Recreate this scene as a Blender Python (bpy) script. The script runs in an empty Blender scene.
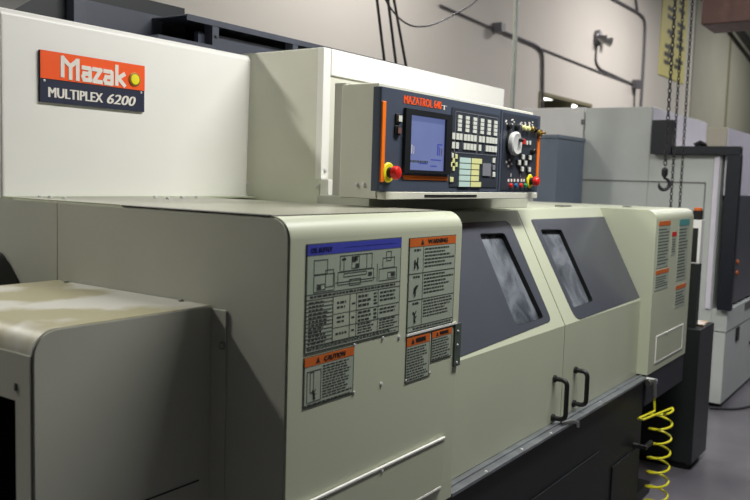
import bpy, bmesh, math, random
from mathutils import Vector, Matrix
random.seed(7)
C = bpy.context.scene.collection
sc = bpy.context.scene

# ------------------------------------------------------------------ camera frame
F = 813.0
vx = Vector((577, 55, -F)).normalized()
vy = Vector((-1155, 107, -F)); vy = (vy - vx * vy.dot(vx)).normalized()
vz = vx.cross(vy)
RM = Matrix((vx, vy, vz))                 # camera coordinates -> world
EYE = Vector((0, 0, 1.55))

def ray(u, v):
    return (RM @ Vector((u - 375, 250 - v, -F))).normalized()

def at(u, v, ax, val):
    d = ray(u, v)
    return EYE + d * ((val - EYE[ax]) / d[ax])

def atp(u, v, p, n):
    d = ray(u, v)
    return EYE + d * ((p - EYE).dot(n) / d.dot(n))

cam = bpy.data.cameras.new('camera')
co = bpy.data.objects.new('camera', cam); C.objects.link(co)
co.matrix_world = Matrix.Translation(EYE) @ RM.to_4x4()
cam.sensor_width = 36; cam.lens = F * 36 / 750
cam.clip_start = 0.05; cam.clip_end = 200
cam.dof.use_dof = True; cam.dof.focus_distance = 2.3; cam.dof.aperture_fstop = 4.6
sc.camera = co

# ------------------------------------------------------------------ materials
def lin(c):
    c = c / 255.0
    return c / 12.92 if c <= 0.04045 else ((c + 0.055) / 1.055) ** 2.4

def mat(name, rgb, rough=0.5, metal=0.0, vary=0.06, scale=6.0, bump=0.0, emit=0.0, spec=0.5, tint=None, lo=0.45, hi=0.7):
    m = bpy.data.materials.new(name); m.use_nodes = True
    nt = m.node_tree; b = nt.nodes['Principled BSDF']
    col = [lin(c) for c in rgb] + [1]
    tc = nt.nodes.new('ShaderNodeTexCoord')
    nz = nt.nodes.new('ShaderNodeTexNoise'); nz.inputs['Scale'].default_value = scale; nz.inputs['Detail'].default_value = 5
    nt.links.new(tc.outputs['Object'], nz.inputs['Vector'])
    rp = nt.nodes.new('ShaderNodeValToRGB')
    rp.color_ramp.elements[0].position = lo; rp.color_ramp.elements[1].position = hi
    if tint:
        c2 = [lin(c) for c in tint] + [1]
    else:
        c2 = [min(1, c * (1 + vary)) for c in col[:3]] + [1]
        col = [c * (1 - vary) for c in col[:3]] + [1]
    rp.color_ramp.elements[0].color = col; rp.color_ramp.elements[1].color = c2
    nt.links.new(nz.outputs['Fac'], rp.inputs['Fac'])
    nt.links.new(rp.outputs['Color'], b.inputs['Base Color'])
    b.inputs['Roughness'].default_value = rough; b.inputs['Metallic'].default_value = metal
    b.inputs['Specular IOR Level'].default_value = spec
    if bump:
        n2 = nt.nodes.new('ShaderNodeTexNoise'); n2.inputs['Scale'].default_value = scale * 60
        nt.links.new(tc.outputs['Object'], n2.inputs['Vector'])
        bp = nt.nodes.new('ShaderNodeBump'); bp.inputs['Strength'].default_value = bump; bp.inputs['Distance'].default_value = 0.002
        nt.links.new(n2.outputs['Fac'], bp.inputs['Height']); nt.links.new(bp.outputs['Normal'], b.inputs['Normal'])
    if emit:
        nt.links.new(rp.outputs['Color'], b.inputs['Emission Color']); b.inputs['Emission Strength'].default_value = emit
    return m

M = {}
M['cream'] = mat('cream_paint', (184, 189, 166), 0.42, vary=0.025, scale=2.5, bump=0.05)
M['cream_light'] = mat('light_beige_paint', (212, 212, 198), 0.45, vary=0.02)
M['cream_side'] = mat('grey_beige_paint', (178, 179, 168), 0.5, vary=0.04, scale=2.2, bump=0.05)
M['housing'] = mat('pale_housing_paint', (236, 235, 230), 0.4, vary=0.02, scale=1.5, bump=0.05)
M['stain_top'] = mat('stained_paint', (150, 145, 118), 0.45, scale=4.2, tint=(182, 181, 174), lo=0.46, hi=0.54)
M['panel'] = mat('slate_paint', (72, 75, 84), 0.27, vary=0.04, scale=3)
M['console'] = mat('console_plastic', (72, 80, 96), 0.4, vary=0.03)
M['console_dark'] = mat('console_recess', (50, 56, 66), 0.45, vary=0.03)
M['black'] = mat('black_paint', (24, 27, 31), 0.42, vary=0.12)
M['blackrub'] = mat('black_rubber', (13, 13, 14), 0.5, vary=0.1)
M['base'] = mat('base_paint', (17, 21, 23), 0.5, vary=0.1, scale=3, spec=.3)
M['skirt'] = mat('skirt_paint', (36, 41, 48), 0.45, spec=.3)
M['orange'] = mat('orange_stripe', (252, 124, 22), 0.4, vary=0.02)
M['orange_hdr'] = mat('orange_header', (208, 102, 32), 0.5, vary=0.03)
M['plate_orange'] = mat('plate_orange', (250, 92, 30), 0.4, vary=0.02)
M['plate_navy'] = mat('plate_navy', (38, 44, 66), 0.4, vary=0.03)
M['white_ink'] = mat('white_ink', (232, 226, 218), 0.5, vary=0.02)
M['ink'] = mat('black_ink', (30, 34, 33), 0.6, vary=0.05)
M['ink_soft'] = mat('soft_black_ink', (46, 52, 49), 0.6, vary=0.05)
M['ink_grey'] = mat('grey_ink', (60, 68, 64), 0.6, vary=0.05)
M['navy_ink'] = mat('navy_ink', (22, 26, 92), 0.6, vary=0.05)
M['sticker'] = mat('sticker_foil', (166, 176, 160), 0.4, vary=0.04, scale=12)
M['sticker_edge'] = mat('sticker_border', (74, 84, 76), 0.4, vary=0.04)
M['sticker_pale'] = mat('sticker_cell', (174, 182, 162), 0.45, vary=0.03)
M['blue_hdr'] = mat('blue_header', (64, 72, 176), 0.45, vary=0.03)
M['teal'] = mat('teal_header', (80, 150, 150), 0.5)
M['red'] = mat('red_plastic', (214, 36, 30), 0.35, vary=0.03)
M['yellow'] = mat('yellow_plastic', (244, 232, 36), 0.4, vary=0.03)
M['hose'] = mat('yellow_hose', (222, 216, 40), 0.35, vary=0.04)
M['green'] = mat('green_plastic', (40, 140, 90), 0.4)
M['bluebtn'] = mat('blue_plastic', (40, 110, 160), 0.4)
M['key_white'] = mat('white_keys', (214, 218, 208), 0.5, vary=0.03)
M['key_cyan'] = mat('mint_keys', (196, 222, 214), 0.5, vary=0.03)
M['key_yellow'] = mat('yellow_keys', (226, 226, 160), 0.5, vary=0.03)
M['key_grey'] = mat('grey_pad', (128, 130, 138), 0.5)
M['steel'] = mat('brushed_steel', (170, 172, 170), 0.3, metal=0.9, vary=0.08, scale=20)
M['alu'] = mat('aluminium_rail', (136, 140, 144), 0.4, metal=0.6, vary=0.15, scale=14)
M['silver'] = mat('silver_plastic', (214, 215, 213), 0.35, metal=0.1)
M['brass'] = mat('brass', (170, 140, 70), 0.35, metal=0.7)
M['tray'] = mat('grey_tray', (72, 76, 88), 0.42, vary=0.1, scale=8)
M['traydark'] = mat('dark_tray', (30, 33, 38), 0.5)
M['interior'] = mat('dark_interior', (40, 44, 44), 0.6, vary=0.5, scale=9)
M['chuck'] = mat('wet_chuck_steel', (120, 124, 122), 0.35, metal=0.5)
M['m2'] = mat('grey_green_paint', (206, 212, 208), 0.45, vary=0.02)
M['m2white'] = mat('pale_lilac_paint_and_light', (236, 232, 244), 0.4, vary=0.02)
M['m2tan'] = mat('tan_paint', (188, 182, 168), 0.45, vary=0.02)
M['navy'] = mat('navy_frame', (26, 31, 42), 0.4, vary=0.06)
M['m2dark'] = mat('charcoal_door', (84, 88, 96), 0.35, vary=0.05)
M['blue_cab'] = mat('slate_blue_paint', (118, 130, 148), 0.35, vary=0.03)
M['white_cab'] = mat('offwhite_paint', (228, 228, 226), 0.45, vary=0.02)
M['dark_cab'] = mat('charcoal_paint', (34, 38, 39), 0.4, vary=0.06)
M['paper'] = mat('paper', (232, 232, 232), 0.6, tint=(226, 186, 130), scale=30, lo=0.5, hi=0.56)
M['conduit'] = mat('grey_conduit', (104, 104, 108), 0.4, metal=0.3)
M['pole'] = mat('galvanised_pole', (190, 196, 186), 0.35, metal=0.3)
M['chain'] = mat('chain_steel', (52, 52, 56), 0.45, metal=0.5)
M['rust'] = mat('brown_steel', (104, 74, 68), 0.6, vary=0.2, scale=12)
M['banner'] = mat('yellow_banner', (222, 214, 130), 0.6, vary=0.03)
M['floor'] = mat('sealed_concrete', (94, 91, 98), 0.3, scale=1.6, tint=(128, 124, 130), lo=0.35, hi=0.7)
M['wall'] = mat('wall_paint', (213, 210, 200), 0.75, vary=0.02, scale=0.6)
M['wall_olive'] = mat('wall_olive_light', (158, 157, 142), 0.7, vary=0.04, scale=0.8)
M['ceil'] = mat('ceiling_paint', (150, 150, 146), 0.8)
M['olive'] = mat('olive_frame', (120, 116, 88), 0.6)
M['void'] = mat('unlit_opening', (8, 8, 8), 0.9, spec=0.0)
M['dull_top'] = mat('dull_grey_top', (150, 150, 136), 0.32, vary=0.08, scale=5)
M['lamp'] = mat('lamp_glow', (255, 252, 240), 0.5, emit=6.0, vary=0.0)

# LCD screen: emits light, faint content lines
def screen_mat():
    m = bpy.data.materials.new('lcd_screen'); m.use_nodes = True
    nt = m.node_tree; b = nt.nodes['Principled BSDF']
    tc = nt.nodes.new('ShaderNodeTexCoord'); nz = nt.nodes.new('ShaderNodeTexNoise')
    nz.inputs['Scale'].default_value = 7
    nt.links.new(tc.outputs['Object'], nz.inputs['Vector'])
    rp = nt.nodes.new('ShaderNodeValToRGB')
    rp.color_ramp.elements[0].color = (lin(92), lin(106), lin(160), 1); rp.color_ramp.elements[1].color = (lin(120), lin(130), lin(180), 1)
    nt.links.new(nz.outputs['Fac'], rp.inputs['Fac'])
    nt.links.new(rp.outputs['Color'], b.inputs['Emission Color']); b.inputs['Emission Strength'].default_value = 0.75
    b.inputs['Base Color'].default_value = (0.05, 0.06, 0.1, 1); b.inputs['Roughness'].default_value = 0.25
    return m
M['screen'] = screen_mat()

# coolant-smeared door glass
def glass_mat():
    m = bpy.data.materials.new('smeared_glass'); m.use_nodes = True
    nt = m.node_tree; b = nt.nodes['Principled BSDF']; out = nt.nodes['Material Output']
    tc = nt.nodes.new('ShaderNodeTexCoord'); mp = nt.nodes.new('ShaderNodeMapping'); mp.inputs['Scale'].default_value = (1, 1, 0.6)
    nz = nt.nodes.new('ShaderNodeTexNoise'); nz.inputs['Scale'].default_value = 9; nz.inputs['Detail'].default_value = 9; nz.inputs['Distortion'].default_value = 0.5
    nt.links.new(tc.outputs['Object'], mp.inputs['Vector']); nt.links.new(mp.outputs['Vector'], nz.inputs['Vector'])
    rp = nt.nodes.new('ShaderNodeValToRGB'); rp.color_ramp.elements[0].position = 0.36; rp.color_ramp.elements[1].position = 0.7
    rp.color_ramp.elements[0].color = (lin(64), lin(70), lin(78), 1); rp.color_ramp.elements[1].color = (lin(160), lin(166), lin(176), 1)
    nt.links.new(nz.outputs['Fac'], rp.inputs['Fac']); nt.links.new(rp.outputs['Color'], b.inputs['Base Color'])
    b.inputs['Roughness'].default_value = 0.2
    tr = nt.nodes.new('ShaderNodeBsdfTransparent'); mx = nt.nodes.new('ShaderNodeMixShader'); mx.inputs[0].default_value = 0.72
    nt.links.new(tr.outputs[0], mx.inputs[1]); nt.links.new(b.outputs[0], mx.inputs[2]); nt.links.new(mx.outputs[0], out.inputs['Surface'])
    return m
M['glass'] = glass_mat()

# ------------------------------------------------------------------ helpers
def wloc(o):
    v = Vector((0, 0, 0))
    while o is not None:
        v += o.location; o = o.parent
    return v

def obj(name, bm, m, parent=None, bevel=0.0, label=None, smooth=True, origin=None):
    me = bpy.data.meshes.new(name)
    bmesh.ops.remove_doubles(bm, verts=bm.verts, dist=1e-6)
    bmesh.ops.recalc_face_normals(bm, faces=bm.faces)
    if origin is None:
        if parent is not None:
            origin = wloc(parent)
        else:
            xs = [v.co for v in bm.verts]
            origin = Vector(((min(v.x for v in xs) + max(v.x for v in xs)) / 2, (min(v.y for v in xs) + max(v.y for v in xs)) / 2, min(v.z for v in xs)))
    bmesh.ops.translate(bm, verts=bm.verts, vec=-origin)
    bm.to_mesh(me); bm.free()
    o = bpy.data.objects.new(name, me); C.objects.link(o)
    o.location = origin - (wloc(parent) if parent else Vector((0, 0, 0)))
    if parent: o.parent = parent
    me.materials.append(M[m] if isinstance(m, str) else m)
    if smooth:
        for p in me.polygons: p.use_smooth = True
        me.set_sharp_from_angle(angle=math.radians(35))
    if bevel:
        b = o.modifiers.new('bevel', 'BEVEL'); b.width = bevel; b.segments = 2; b.limit_method = 'ANGLE'; b.angle_limit = math.radians(40)
        b.harden_normals = True
    if label: o['label'] = label
    return o

def box(bm, x0, x1, y0, y1, z0, z1, fil=None, seg=6):
    """axis-aligned box; fil = {('x','-y','+z'): radius} rounds single edges"""
    b2 = bmesh.new()
    bmesh.ops.create_cube(b2, size=1)
    for v in b2.verts:
        v.co = Vector((x0 if v.co.x < 0 else x1, y0 if v.co.y < 0 else y1, z0 if v.co.z < 0 else z1))
    lim = {'-x': (0, x0), '+x': (0, x1), '-y': (1, y0), '+y': (1, y1), '-z': (2, z0), '+z': (2, z1)}
    if fil:
        for key, r in fil.items():
            sides = key[1:]
            es = []
            for e in b2.edges:
                ok = all(all(abs(v.co[lim[s][0]] - lim[s][1]) < 1e-5 for v in e.verts) for s in sides)
                if ok and e.calc_length() > 1e-4 and abs((e.verts[0].co - e.verts[1].co)['xyz'.index(key[0])]) > 1e-4: es.append(e)
            if es: bmesh.ops.bevel(b2, geom=es, offset=r, segments=seg, affect='EDGES', profile=0.5)
    tmp = bpy.data.meshes.new('t'); b2.to_mesh(tmp); b2.free(); bm.from_mesh(tmp); bpy.data.meshes.remove(tmp)
    return bm

def B(*a, **k):
    return box(bmesh.new(), *a, **k)

def extr(bm, pts, vec):
    """prism: 3-D polygon extruded by vec"""
    vs = [bm.verts.new(p) for p in pts]; ws = [bm.verts.new(Vector(p) + Vector(vec)) for p in pts]
    n = len(pts)
    bm.faces.new(vs); bm.faces.new(ws[::-1])
    for i in range(n):
        bm.faces.new((vs[i], vs[(i + 1) % n], ws[(i + 1) % n], ws[i]))
    return bm

def roundpoly(pts, r, n=5):
    """round the corners of a planar polygon (3-D points); r = one radius or a list"""
    out = []
    N = len(pts)
    for i in range(N):
        p = Vector(pts[i]); a = Vector(pts[i - 1]); b = Vector(pts[(i + 1) % N])
        ri = r[i] if isinstance(r, (list, tuple)) else r
        if ri <= 0: out.append(p); continue
        da = (a - p); db = (b - p)
        k = min(ri, da.length * 0.45, db.length * 0.45)
        s = p + da.normalized() * k; e = p + db.normalized() * k
        for j in range(n + 1):
            t = j / n
            out.append(s * (1 - t) ** 2 + p * 2 * t * (1 - t) + e * t * t)
    return out

def tube(bm, pts, r, n=8, cap=True):
    pts = [Vector(p) for p in pts]
    rings = []
    prev = None
    for i, p in enumerate(pts):
        if i == 0: t = pts[1] - p
        elif i == len(pts) - 1: t = p - pts[i - 1]
        else: t = (pts[i + 1] - pts[i - 1])
        t.normalize()
        if prev is None:
            u = t.orthogonal().normalized()
        else:
            u = (prev - t * prev.dot(t)).normalized()
        prev = u; w = t.cross(u)
        rr = r[i] if isinstance(r, list) else r
        rings.append([bm.verts.new(p + (u * math.cos(2 * math.pi * k / n) + w * math.sin(2 * math.pi * k / n)) * rr) for k in range(n)])
    for a, b in zip(rings, rings[1:]):
        for k in range(n):
            bm.faces.new((a[k], a[(k + 1) % n], b[(k + 1) % n], b[k]))
    if cap:
        bm.faces.new(rings[0][::-1]); bm.faces.new(rings[-1])
    return bm

def T(pts, r, n=8): return tube(bmesh.new(), pts, r, n)

def curve(pts, rad=0.05, n=6):
    """round the bends of a polyline"""
    P = [Vector(p) for p in pts]; out = [P[0]]
    for i in range(1, len(P) - 1):
        a = (P[i - 1] - P[i]); b = (P[i + 1] - P[i]); k = min(rad, a.length * 0.45, b.length * 0.45)
        s = P[i] + a.normalized() * k; e = P[i] + b.normalized() * k
        for j in range(n + 1):
            t = j / n; out.append(s * (1 - t) ** 2 + P[i] * 2 * t * (1 - t) + e * t * t)
    out.append(P[-1]); return out

def lathe(bm, c, d, prof, n=20):
    """revolve profile [(along, radius)] about axis d from c"""
    c = Vector(c); d = Vector(d).normalized(); u = d.orthogonal().normalized(); w = d.cross(u)
    rings = []
    for a, r in prof:
        rings.append([bm.verts.new(c + d * a + (u * math.cos(2 * math.pi * k / n) + w * math.sin(2 * math.pi * k / n)) * max(r, 1e-4)) for k in range(n)])
    for p, q in zip(rings, rings[1:]):
        for k in range(n): bm.faces.new((p[k], p[(k + 1) % n], q[(k + 1) % n], q[k]))
    bm.faces.new(rings[0][::-1]); bm.faces.new(rings[-1])
    return bm

def L(c, d, prof, n=20): return lathe(bmesh.new(), c, d, prof, n)

def screw(name, p, d, r, parent, m='silver', h=None):
    h = h or r * 0.9
    return obj(name, L(p, d, [(0, r * 1.25), (h * .25, r * 1.25), (h * .25, r), (h * .8, r * .95), (h, r * .6)], 10), m, parent)

def cut(o, bms):
    """boolean-subtract bmeshes (world coordinates) from object o, baking the result"""
    for cb in bms:
        bmesh.ops.recalc_face_normals(cb, faces=cb.faces)
        me = bpy.data.meshes.new('cut'); bmesh.ops.translate(cb, verts=cb.verts, vec=-wloc(o)); cb.to_mesh(me); cb.free()
        k = bpy.data.objects.new('cut', me); C.objects.link(k); k.location = o.location
        if o.parent: k.parent = o.parent
        md = o.modifiers.new('cut', 'BOOLEAN'); md.object = k; md.operation = 'DIFFERENCE'; md.solver = 'EXACT'
        bpy.context.view_layer.update()
        dg = bpy.context.evaluated_depsgraph_get()
        nm = bpy.data.meshes.new_from_object(o.evaluated_get(dg))
        o.modifiers.remove(md); o.data = nm
        bpy.data.objects.remove(k)
    return o

def empty(name, loc, label, cat, group=None):
    o = bpy.data.objects.new(name, None); C.objects.link(o); o.location = loc; o.empty_display_size = 0.1
    o['label'] = label; o['category'] = cat
    if group: o['group'] = group
    return o

def tag(o, label, cat, group=None, kind=None):
    if label: o['label'] = label
    if cat: o['category'] = cat
    if group: o['group'] = group
    if kind: o['kind'] = kind
    return o

def struct(name, bm, m, parent=None, **k):
    o = obj(name, bm, m, parent, **k)
    if parent is None: o['kind'] = 'structure'
    return o

def text(name, s, x0, x1, z0, z1, y, m, parent, offset=0.0, shear=0.0, dep=0.0008):
    """lettering on a face that looks towards -Y, fitted into x0..x1, z0..z1"""
    cu = bpy.data.curves.new(name, 'FONT'); cu.body = s; cu.shear = shear; cu.resolution_u = 3
    t = bpy.data.objects.new('t', cu); C.objects.link(t)
    bpy.context.view_layer.update()
    me = bpy.data.meshes.new_from_object(t.evaluated_get(bpy.context.evaluated_depsgraph_get()))
    bpy.data.objects.remove(t); bpy.data.curves.remove(cu)
    bm = bmesh.new(); bm.from_mesh(me); bpy.data.meshes.remove(me)
    xs = [v.co.x for v in bm.verts]; ys = [v.co.y for v in bm.verts]
    ax, bx, ay, by = min(xs), max(xs), min(ys), max(ys)
    for v in bm.verts:
        v.co = Vector((x0 + (v.co.x - ax) / (bx - ax) * (x1 - x0), y, z0 + (v.co.y - ay) / (by - ay) * (z1 - z0)))
    out = bmesh.new()
    k = [0.0] if not offset else [-offset, 0.0, offset]
    for i_, o_ in enumerate(k):
        c = bm.copy(); r = bmesh.ops.extrude_face_region(c, geom=list(c.faces))
        for v in r['geom']:
            if isinstance(v, bmesh.types.BMVert): v.co.y -= dep + i_ * .00006
        for v in c.verts: v.co.x += o_ * (z1 - z0)
        t_ = bpy.data.meshes.new('t'); c.to_mesh(t_); c.free(); out.from_mesh(t_); bpy.data.meshes.remove(t_)
    bm.free(); bm = out
    return obj(name, bm, m, parent, smooth=False)

def rect(bm, x0, x1, z0, z1, y, d=0.0006):
    return box(bm, x0, x1, y - d, y, z0, z1)

def frame(bm, x0, x1, z0, z1, y, w, d=0.0006):
    rect(bm, x0, x1, z1 - w, z1, y, d); rect(bm, x0, x1, z0, z0 + w, y, d)
    rect(bm, x0, x0 + w, z0 + w, z1 - w, y, d); rect(bm, x1 - w, x1, z0 + w, z1 - w, y, d)
    return bm

def print_lines(bm, x0, x1, z0, z1, n, y, fill=0.5, ragged=0.35):
    """small print: rows of word-sized marks"""
    p = (z1 - z0) / n
    for i in range(n):
        zt = z1 - i * p - p * (1 - fill) / 2
        end = x1 - (x1 - x0) * random.random() * ragged
        x = x0
        while x < end:
            w = random.uniform(0.006, 0.016)
            rect(bm, x, min(x + w, end), zt - p * fill, zt, y, 0.0004)
            x += w + 0.003
    return bm

# ================================================================== THE LATHE
lathe_root = empty('turning_centre', (2.7, 1.6, 0), 'long cream and slate CNC lathe with sloped doors and swivel console in the foreground', 'lathe')
R0 = lathe_root
XL, XR, YF, ZT = 1.188, 1.872, 1.041, 1.468
# ---- left (headstock) cover
hc = obj('headstock_cover', B(XL + 0.004, XR, YF, 2.75, 0.70, ZT, fil={('x', '-y', '+z'): 0.045, ('y', '+x', '+z'): 0.03, ('z', '+x', '-y'): 0.006}, seg=8), 'cream', R0)
obj('cover_top_sheet', B(XL + .006, XR - .035, YF + .046, 2.0, ZT, ZT + .0025), 'dull_top', R0)
# side sheet (its front top corner follows the rounded cover), with the vertical sheet seam
def side_profile(x, y0, y1, z0, z1, r):
    return roundpoly([(x, y0, z0), (x, y0, z1), (x, y1, z1), (x, y1, z0)], [0, r, 0, 0], 8)
sp = bmesh.new(); extr(sp, side_profile(XL, YF + 0.004, 1.800, 0.0, ZT - 0.003, 0.05), (0.005, 0, 0))
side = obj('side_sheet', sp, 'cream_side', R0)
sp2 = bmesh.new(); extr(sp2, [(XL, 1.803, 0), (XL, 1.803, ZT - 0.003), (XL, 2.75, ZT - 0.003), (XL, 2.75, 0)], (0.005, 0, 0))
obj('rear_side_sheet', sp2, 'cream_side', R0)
prof = roundpoly([(XL + 0.001, YF + 0.001, 1.20), (XL + 0.001, YF + 0.001, ZT + 0.001), (XL + 0.001, 1.55, ZT + 0.001)], [0, 0.05, 0], 8)
obj('edge_gasket', T([(XL + .001, YF + .052, ZT + .001), (XL + .001, 1.55, ZT + .001)], 0.0026, 6), 'blackrub', R0)
obj('front_gasket', T([(XL + .002, YF + .047, ZT + .001), (XR - .038, YF + .047, ZT + .001)], 0.0016, 6), 'blackrub', R0)
# top ledge strip and screws along it
obj('top_ledge', B(XL + 0.003, 2.10, 2.0, 2.047, ZT, ZT + 0.004), 'cream', R0)
for (u, v) in ((40, 197.4), (50, 197.6), (64, 198.4), (155, 197.6), (168, 199), (182, 197.8), (197, 197.6)):
    p = at(u, v, 2, ZT + 0.004)
    screw('ledge_screw', (max(p.x, 1.2), min(p.y, 2.03), ZT + 0.004), (0, 0, 1), 0.006, R0)
# door line at the bottom of the cover: lower access flap with bright top edge
zf = 0.862
lf = obj('lower_flap', B(1.205, 1.812, YF - 0.006, YF + 0.001, 0.752, at(440, 439, 1, YF).z), 'cream', R0, bevel=0.002)
zfl = at(440, 439, 1, YF).z
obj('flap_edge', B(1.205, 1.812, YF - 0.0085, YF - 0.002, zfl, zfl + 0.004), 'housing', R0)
obj('lower_flap_lip', B(1.62, 1.80, YF - 0.0075, YF - 0.004, 0.746, 0.751), 'housing', R0)
for (u, v) in ((382, 471), (381, 384), (399, 357 - 20)):
    p = at(u, v, 1, YF - (0.006 if v > 430 else 0)); screw('cover_screw', (p.x, p.y, p.z), (0, -1, 0), 0.0045, R0, h=.0025)

# ---- machine base
obj('machine_base', B(XL + 0.012, 3.60, YF + 0.012, 2.7, 0.06, 0.70), 'base', R0, bevel=0.004)
obj('tail_base', B(3.60, 4.22, 1.35, 2.7, 0.06, 0.72), 'base', R0, bevel=0.004)
obj('base_plinth', B(1.30, 4.10, 1.14, 2.6, 0.0, 0.06), 'blackrub', R0)
yb = YF + 0.012
for (xa, xb_, za, zb) in ((2.40, 3.05, 0.12, 0.512), (3.22, 3.56, 0.14, 0.40)):
    obj('access_panel', B(xa, xb_, yb - 0.006, yb, za, zb), 'base', R0, bevel=0.002)
p = at(642, 440, 1, yb)
obj('drain_handle', T([(3.50, yb, 0.42), (3.50, yb - 0.05, 0.42), (3.585, yb - 0.05, 0.42)], 0.012, 8), 'blackrub', R0)
# pipes in the dark recess under the tail cover
for (x, y, r) in ((3.70, 1.16, 0.012), (3.76, 1.2, 0.018), (3.90, 1.25, 0.02)):
    obj('coolant_pipe', T([(x, y, 0.06), (x, y, 0.62)], r, 10), 'base', R0)

# ---- right (tailstock) cover
TX0, TX1, TZ = 3.600, 4.225, 1.445
obj('tailstock_cover', B(TX0, TX1, YF, 2.2, 0.714, TZ, fil={('x', '-y', '+z'): 0.045, ('y', '+x', '+z'): 0.035}, seg=8), 'cream', R0)
obj('tail_skirt', B(TX0 + 0.004, TX1 - 0.004, YF + 0.004, 1.50, 0.572, 0.713), 'skirt', R0, bevel=0.002)
hb = bmesh.new()
frame(hb, 3.70, 4.15, 0.75, 0.875, YF, 0.006, 0.003)
obj('tail_hatch_trim', hb, 'housing', R0)
obj('tail_hatch', B(3.71, 4.14, YF - 0.002, YF + 0.001, 0.757, 0.868), 'cream', R0)
screw('hatch_screw', (3.86, YF - 0.003, 0.872), (0, -1, 0), 0.006, R0)

# ---- inner body behind the doors + top deck
obj('chip_guard', B(1.90, 3.59, 1.75, 2.20, 0.70, 1.44), 'interior', R0)
obj('guard_floor', B(1.88, 3.598, 1.13, 1.76, 0.70, 0.74), 'interior', R0)
obj('top_deck', B(XR, TX0, 1.33, 2.3, 1.432, 1.448), 'cream', R0, bevel=0.002)
ch = bmesh.new()
lathe(ch, (1.90, 1.50, 1.10), (1, 0, 0), [(0, .16), (.16, .16), (.18, .13), (.26, .12), (.26, .05)], 28)
obj('spindle_chuck', ch, 'chuck', R0)
ch = bmesh.new()
lathe(ch, (3.20, 1.45, 1.15), (1, 0, 0), [(0, .07), (.1, .14), (.38, .16)], 28)
obj('turret', ch, 'chuck', R0)

# ---- sill rail under the doors
obj('door_sill', B(XR, TX0, YF - 0.002, 1.13, 0.696, 0.707), 'alu', R0, bevel=0.002)
obj('sill_track', B(XR + .01, TX0, 1.064, 1.070, 0.707, 0.712), 'alu', R0)
for (x, y) in ((2.08, 1.046), (2.33, 1.05), (2.72, 1.047), (3.05, 1.055), (2.55, 1.046)):
    screw('rail_screw', (x, y, 0.707), (0, 0, 1), 0.004, R0)
obj('sill_latch', T([(2.66, 1.055, 0.714), (2.71, 1.035, 0.714), (2.735, 1.022, 0.705), (2.745, 1.026, 0.688)], 0.006, 8), 'steel', R0)

# ---- doors: lower part upright, upper part leaning back
A0 = Vector((0, 1.090, 1.046)); A1 = Vector((0, 1.297, 1.446))
SL = (A1 - A0).normalized()                     # up the slope
SN = Vector((0, -SL.z, SL.y))                   # outward normal of the slope
if SN.y > 0: SN = -SN
DP = Vector((2.7, 1.090, 1.046))
def slope(u, v): return atp(u, v, DP, SN)
def door_profile(x0, x1):
    t = 0.03
    ins = Vector((0, 1.090 + t, 1.046 - 0.0)); 
    pts = [(1.090, 0.709), (1.090, 1.046), (1.297, 1.446), (1.36, 1.446), (1.36, 1.425), (1.297 + .022, 1.425), (1.090 + t, 1.046 + .005), (1.090 + t, 0.709)]
    return extr(bmesh.new(), [(x0, a, b) for a, b in pts], (x1 - x0, 0, 0))
XG = 2.737
doors = []
pan_px = [[(455, 223), (509, 220.5), (551.5, 321), (455, 360)], [(530.5, 219.5), (597.5, 217.2), (640.5, 297.5), (576, 321)]]
pan_r = [[0, .045, .03, 0], [.012, .0, .0, .05]]
win_px = [[(479, 233.5), (504, 233), (543.5, 318), (516, 326)], [(540, 229.5), (561, 229.5), (593, 301), (573.5, 308)]]
for i, (x0, x1, dn) in enumerate(((XR + 0.003, XG - 0.003, 'left'), (XG + 0.003, TX0 - 0.002, 'right'))):
    d = obj('sliding_door', door_profile(x0, x1), 'cream', R0, label=('left' if i == 0 else 'right') + ' sliding door with slate window surround')
    pts = [slope(*q) for q in pan_px[i]]
    if i == 0:
        pts[0].x = x0 - 0.0; pts[3].x = x0 - 0.0
    else:
        pts[1].x = x1; pts[2].x = x1
    for k, zz in ((0, None),):
        pass
    pr = roundpoly(pts, pan_r[i], 8)
    wpts = [slope(*q) for q in win_px[i]]
    wr = roundpoly(wpts, .014, 5)
    # recess for the surround and hole for the window
    grow = [p.copy() for p in pr]
    rec = extr(bmesh.new(), [p + SN * 0.01 for p in pr], -SN * 0.0145)
    hole = extr(bmesh.new(), [p + SN * 0.02 for p in wr], -SN * 0.09)
    cut(d, [rec, hole])
    for p_ in d.data.polygons: p_.use_smooth = False
    s = obj('window_surround', extr(bmesh.new(), [p + SN * 0.0015 for p in pr], -SN * 0.0055), 'panel', d)
    hole = extr(bmesh.new(), [p + SN * 0.02 for p in wr], -SN * 0.09)
    cut(s, [hole])
    for p_ in s.data.polygons: p_.use_smooth = False
    # inner rim + pane
    cpt = sum(wpts, Vector()) / 4
    big = [cpt + (p - cpt) * 1.0 for p in wr]
    inn = [cpt + (p - cpt) * 0.985 for p in wr]
    rim = bmesh.new(); n = len(wr)
    a = [rim.verts.new(p + SN * 0.001) for p in big]; b = [rim.verts.new(p - SN * 0.016) for p in big]
    c = [rim.verts.new(p - SN * 0.016) for p in inn]; e = [rim.verts.new(p - SN * 0.0150) for p in inn]
    a2 = [rim.verts.new(cpt + (p - cpt) * .992 + SN * 0.001) for p in big]; c2 = [rim.verts.new(cpt + (p - cpt) * .992 - SN * 0.0145) for p in big]
    for k in range(n):
        j = (k + 1) % n
        for q, r_ in ((a, b), (b, c), (c, e), (e, c2), (c2, a2), (a2, a)):
            rim.faces.new((q[k], q[j], r_[j], r_[k]))
    obj('window_rim', rim, 'blackrub', d)
    obj('window_pane', extr(bmesh.new(), [cpt + (p - cpt) * .985 - SN * 0.0150 for p in wr], -SN * 0.004), 'glass', d)
    doors.append(d)
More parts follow.
